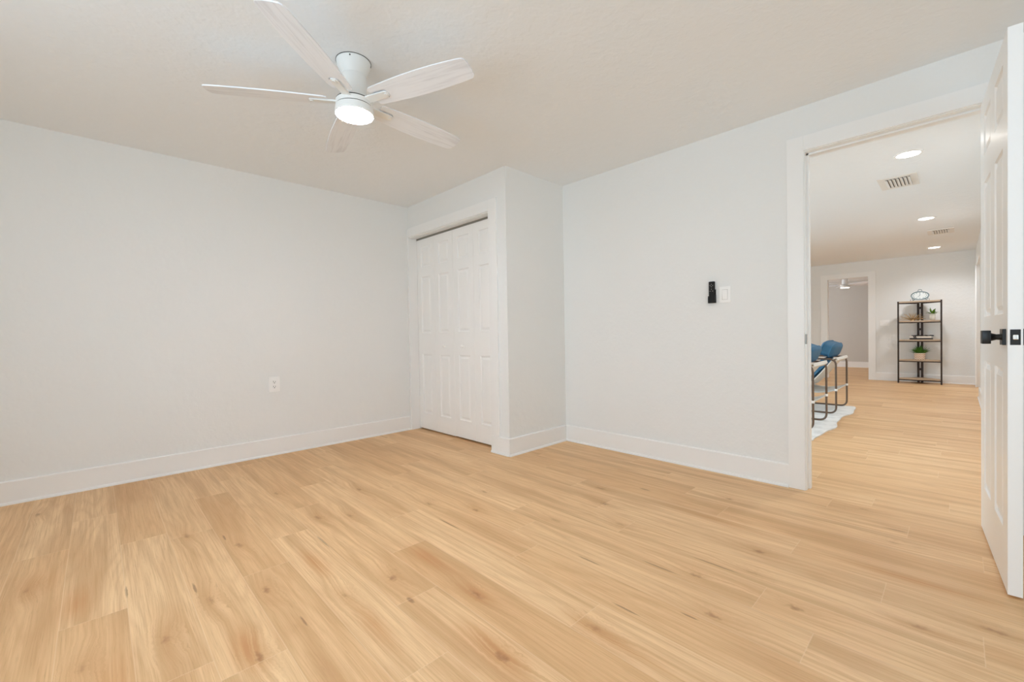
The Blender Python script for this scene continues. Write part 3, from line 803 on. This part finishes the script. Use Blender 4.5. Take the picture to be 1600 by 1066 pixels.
# clock on a small easel, top board
ck = thing('mantel_clock', 'pale oval scrollwork clock standing on top of the dark shelf', 'clock', (SX+.13, cy-.005, ZT[4]+.015))
def ell(a, b, z, n=48, x=0): return [(x, a*math.cos(2*PI*i/n), z + b*math.sin(2*PI*i/n)) for i in range(n)]
bm = bmesh.new(); add_prism(bm, [(.118*math.cos(2*PI*i/40), .072*math.sin(2*PI*i/40)) for i in range(40)], -.006, .006, Matrix.Translation((0, 0, .085)) @ Matrix.Rotation(-PI/2, 4, 'Y') @ Matrix.Rotation(PI/2, 4, 'Z'))
obj('clock_face', bm, 'clockface', ck)
bm = bmesh.new(); add_tube(bm, ell(.118, .072, .085, x=-.008), .008, 8, True)
for s in (-1, 1):
    add_tube(bm, [(-.008, s*(.11-.05*u), .085-.045-.035*math.sin(u*PI)) for u in [k/8 for k in range(9)]], .005, 6)
obj('scroll_frame', bm, 'clockteal', ck, True)
bm = bmesh.new(); add_tube(bm, [(0, .026*math.cos(a), .172+.026*math.sin(a)) for a in [2*PI*k/20 for k in range(20)]], .0045, 6, True); obj('top_ring', bm, 'clockteal', ck, True)
for h in range(12):
    a = h*PI/6
    bm = bmesh.new(); add_box(bm, (-.009, -.004, -.0075), (-.0065, .004, .0075), 0, Matrix.Translation((0, .090*math.sin(a), .085+.052*math.cos(a)))); obj('hour_mark', bm, 'clockteal', ck)
bm = boxes(((-.010, -.003, .085), (-.007, .003, .128))); obj('hand', bm, 'clockteal', ck)
bm = bmesh.new(); add_box(bm, (-.010, -.003, 0), (-.007, .003, .035), 0, Matrix.Translation((0, 0, .085)) @ Matrix.Rotation(-2.2, 4, 'X')); obj('hand', bm, 'clockteal', ck)
ez = thing('wire_easel', 'thin bronze wire easel holding the oval clock', 'stand', (SX+.13, cy-.005, ZT[4]))
bm = bmesh.new()
for s in (-1, 1):
    add_tube(bm, fillet([(-.05, s*.125, .035), (-.05, s*.125, .003), (.012, s*.10, .003), (.05, s*.02, .15)], .008, 4), .003, 6)
add_tube(bm, [(.012, -.10, .003), (.012, .10, .003)], .003, 6); add_tube(bm, [(.05, -.02, .15), (.05, .02, .15)], .003, 6)
obj('easel_frame', bm, 'easel', ez, True)
# gold wire bowl and vase plant, second board
gb = thing('wire_bowl', 'spiky gold wire bowl on the second board of the shelf', 'bowl', (SX+.10, cy+.095, ZT[3]))
rnd = random.Random(4)
bm = bmesh.new(); add_lathe(bm, [(.03, 0), (.034, .004), (.03, .012), (.012, .015)], 20); obj('bowl_base', bm, 'gold', gb, True)
bm = bmesh.new()
for ring, (el, n, L) in enumerate(((8, 20, .185), (22, 20, .18), (42, 16, .16), (66, 9, .14))):
    for i in range(n):
        a = 2*PI*(i+.5*ring)/n + rnd.uniform(-.08, .08); e = math.radians(el + rnd.uniform(-4, 4))
        d = Vector((math.cos(a)*math.cos(e), math.sin(a)*math.cos(e), math.sin(e)))
        dd = Vector((d.x*L*.45, d.y*L, d.z*L))
        add_tube(bm, [Vector((0, 0, .012)), Vector((0, 0, .012)) + dd], .0035, 5, taper=.5)
obj('wire_spikes', bm, 'gold', gb)
def leaf(bm, base, a, L, w, lean, droop, n=6):
    pts = []
    d = Vector((math.cos(a), math.sin(a), 0)); s = Vector((-d.y, d.x, 0))
    prev = None
    for i in range(n+1):
        u = i/n; p_ = base + d*(L*math.sin(lean)*u + .1*L*droop*u*u) + Vector((0, 0, L*math.cos(lean)*u - droop*L*u*u))
        ww = w*math.sin(PI*min(1, .12+u*.88))*.5 + .0004
        row = (bm.verts.new(p_ - s*ww), bm.verts.new(p_ + Vector((0, 0, -.15*ww))), bm.verts.new(p_ + s*ww))
        if prev:
            bm.faces.new((prev[0], prev[1], row[1], row[0])); bm.faces.new((prev[1], prev[2], row[2], row[1]))
        prev = row
vp = thing('potted_plant', 'small leafy plant in a smooth white vase on the second board of the shelf', 'plant', (SX+.075, .303, ZT[3]))
bm = bmesh.new(); add_lathe(bm, [(.022, 0), (.030, .006), (.040, .04), (.042, .07), (.036, .105), (.031, .118), (.028, .118), (.030, .105)], 28); obj('vase', bm, 'ceramic', vp, True)
bm = bmesh.new()
for i in range(34):
    leaf(bm, Vector((rnd.uniform(-.012, .012), rnd.uniform(-.012, .012), .112)), rnd.uniform(0, 2*PI), rnd.uniform(.08, .15), rnd.uniform(.018, .03), rnd.uniform(.15, 1.25), rnd.uniform(.1, .5))
obj('foliage', bm, 'leaf2', vp)
# books and ornament, third board
bk = thing('book', 'black hardback book lying under the pale book on the shelf', 'book', (SX+.085, cy-.02, ZT[2]))
bm = boxes(((-.075, -.155, 0), (.075, .155, .004)), ((-.075, -.155, .022), (.075, .155, .026)), ((.070, -.155, 0), (.075, .155, .026))); obj('cover', bm, 'bookblack', bk)
bm = boxes(((-.070, -.151, .004), (.070, .151, .022))); obj('pages', bm, 'bookblack', bk)
bk2 = thing('book', 'pale hardback book lying on the black book on the shelf', 'book', (SX+.085, cy-.02, ZT[2]+.027))
bm = boxes(((-.065, -.140, 0), (.065, .155, .003)), ((-.065, -.140, .028), (.065, .155, .031)), ((.06, -.140, 0), (.065, .155, .031))); obj('cover', bm, 'bookwhite', bk2)
bm = boxes(((-.061, -.137, .003), (.061, .152, .028))); obj('pages', bm, 'paper', bk2)
orn = thing('chain_ornament', 'black chunky chain ornament draped over the stacked books', 'ornament', (SX+.06, cy, ZT[2]+.069))
for i, (yy, zz, rx) in enumerate(((.078, .001, .1), (.046, .001, -.05), (.014, .001, .05), (-.020, .001, .06), (-.056, .001, -.05), (-.092, .001, .08), (-.128, .001, .03), (-.162, .002, .1))):
    bm = bmesh.new(); pts = [(.016*math.cos(a), .024*math.sin(a), 0) for a in [2*PI*k/18 for k in range(18)]]
    add_tube(bm, [Matrix.Translation((0, yy, zz)) @ Matrix.Rotation(rx, 4, 'X') @ Matrix.Rotation((i % 2)*.2, 4, 'Y') @ Vector(q) for q in pts], .0075, 7, True)
    obj('chain_link', bm, 'black', orn, True)
for zz in (-.012, -.040):
    bm = bmesh.new(); pts = [(0, .013*math.cos(a), .019*math.sin(a)) for a in [2*PI*k/18 for k in range(18)]]
    add_tube(bm, [Vector((-.064, .062+(zz+.012)*.2, zz)) + Vector(q) for q in pts], .006, 7, True)
    obj('chain_link', bm, 'black', orn, True)
# grass plant in striped pot, fourth board
gp = thing('potted_plant', 'bushy grass plant in a zigzag striped pot on the fourth board of the shelf', 'plant', (SX+.085, cy-.002, ZT[1]))
bm = bmesh.new(); add_lathe(bm, [(.066, 0), (.070, .004), (.076, .10), (.076, .118), (.070, .118), (.069, .105)], 32); obj('pot', bm, 'zig', gp, True)
bm = bmesh.new()
for i in range(190):
    rr = rnd.uniform(0, .055); aa = rnd.uniform(0, 2*PI)
    leaf(bm, Vector((rr*math.cos(aa), rr*math.sin(aa), .105)), aa + rnd.uniform(-.4, .4), rnd.uniform(.11, .19), rnd.uniform(.009, .015), .1 + rr/.055*1.0*rnd.uniform(.7, 1.05), rnd.uniform(0, .35), 4)
bm.transform(Matrix.Diagonal((.72, 1, 1, 1))); obj('foliage', bm, 'leaf', gp)
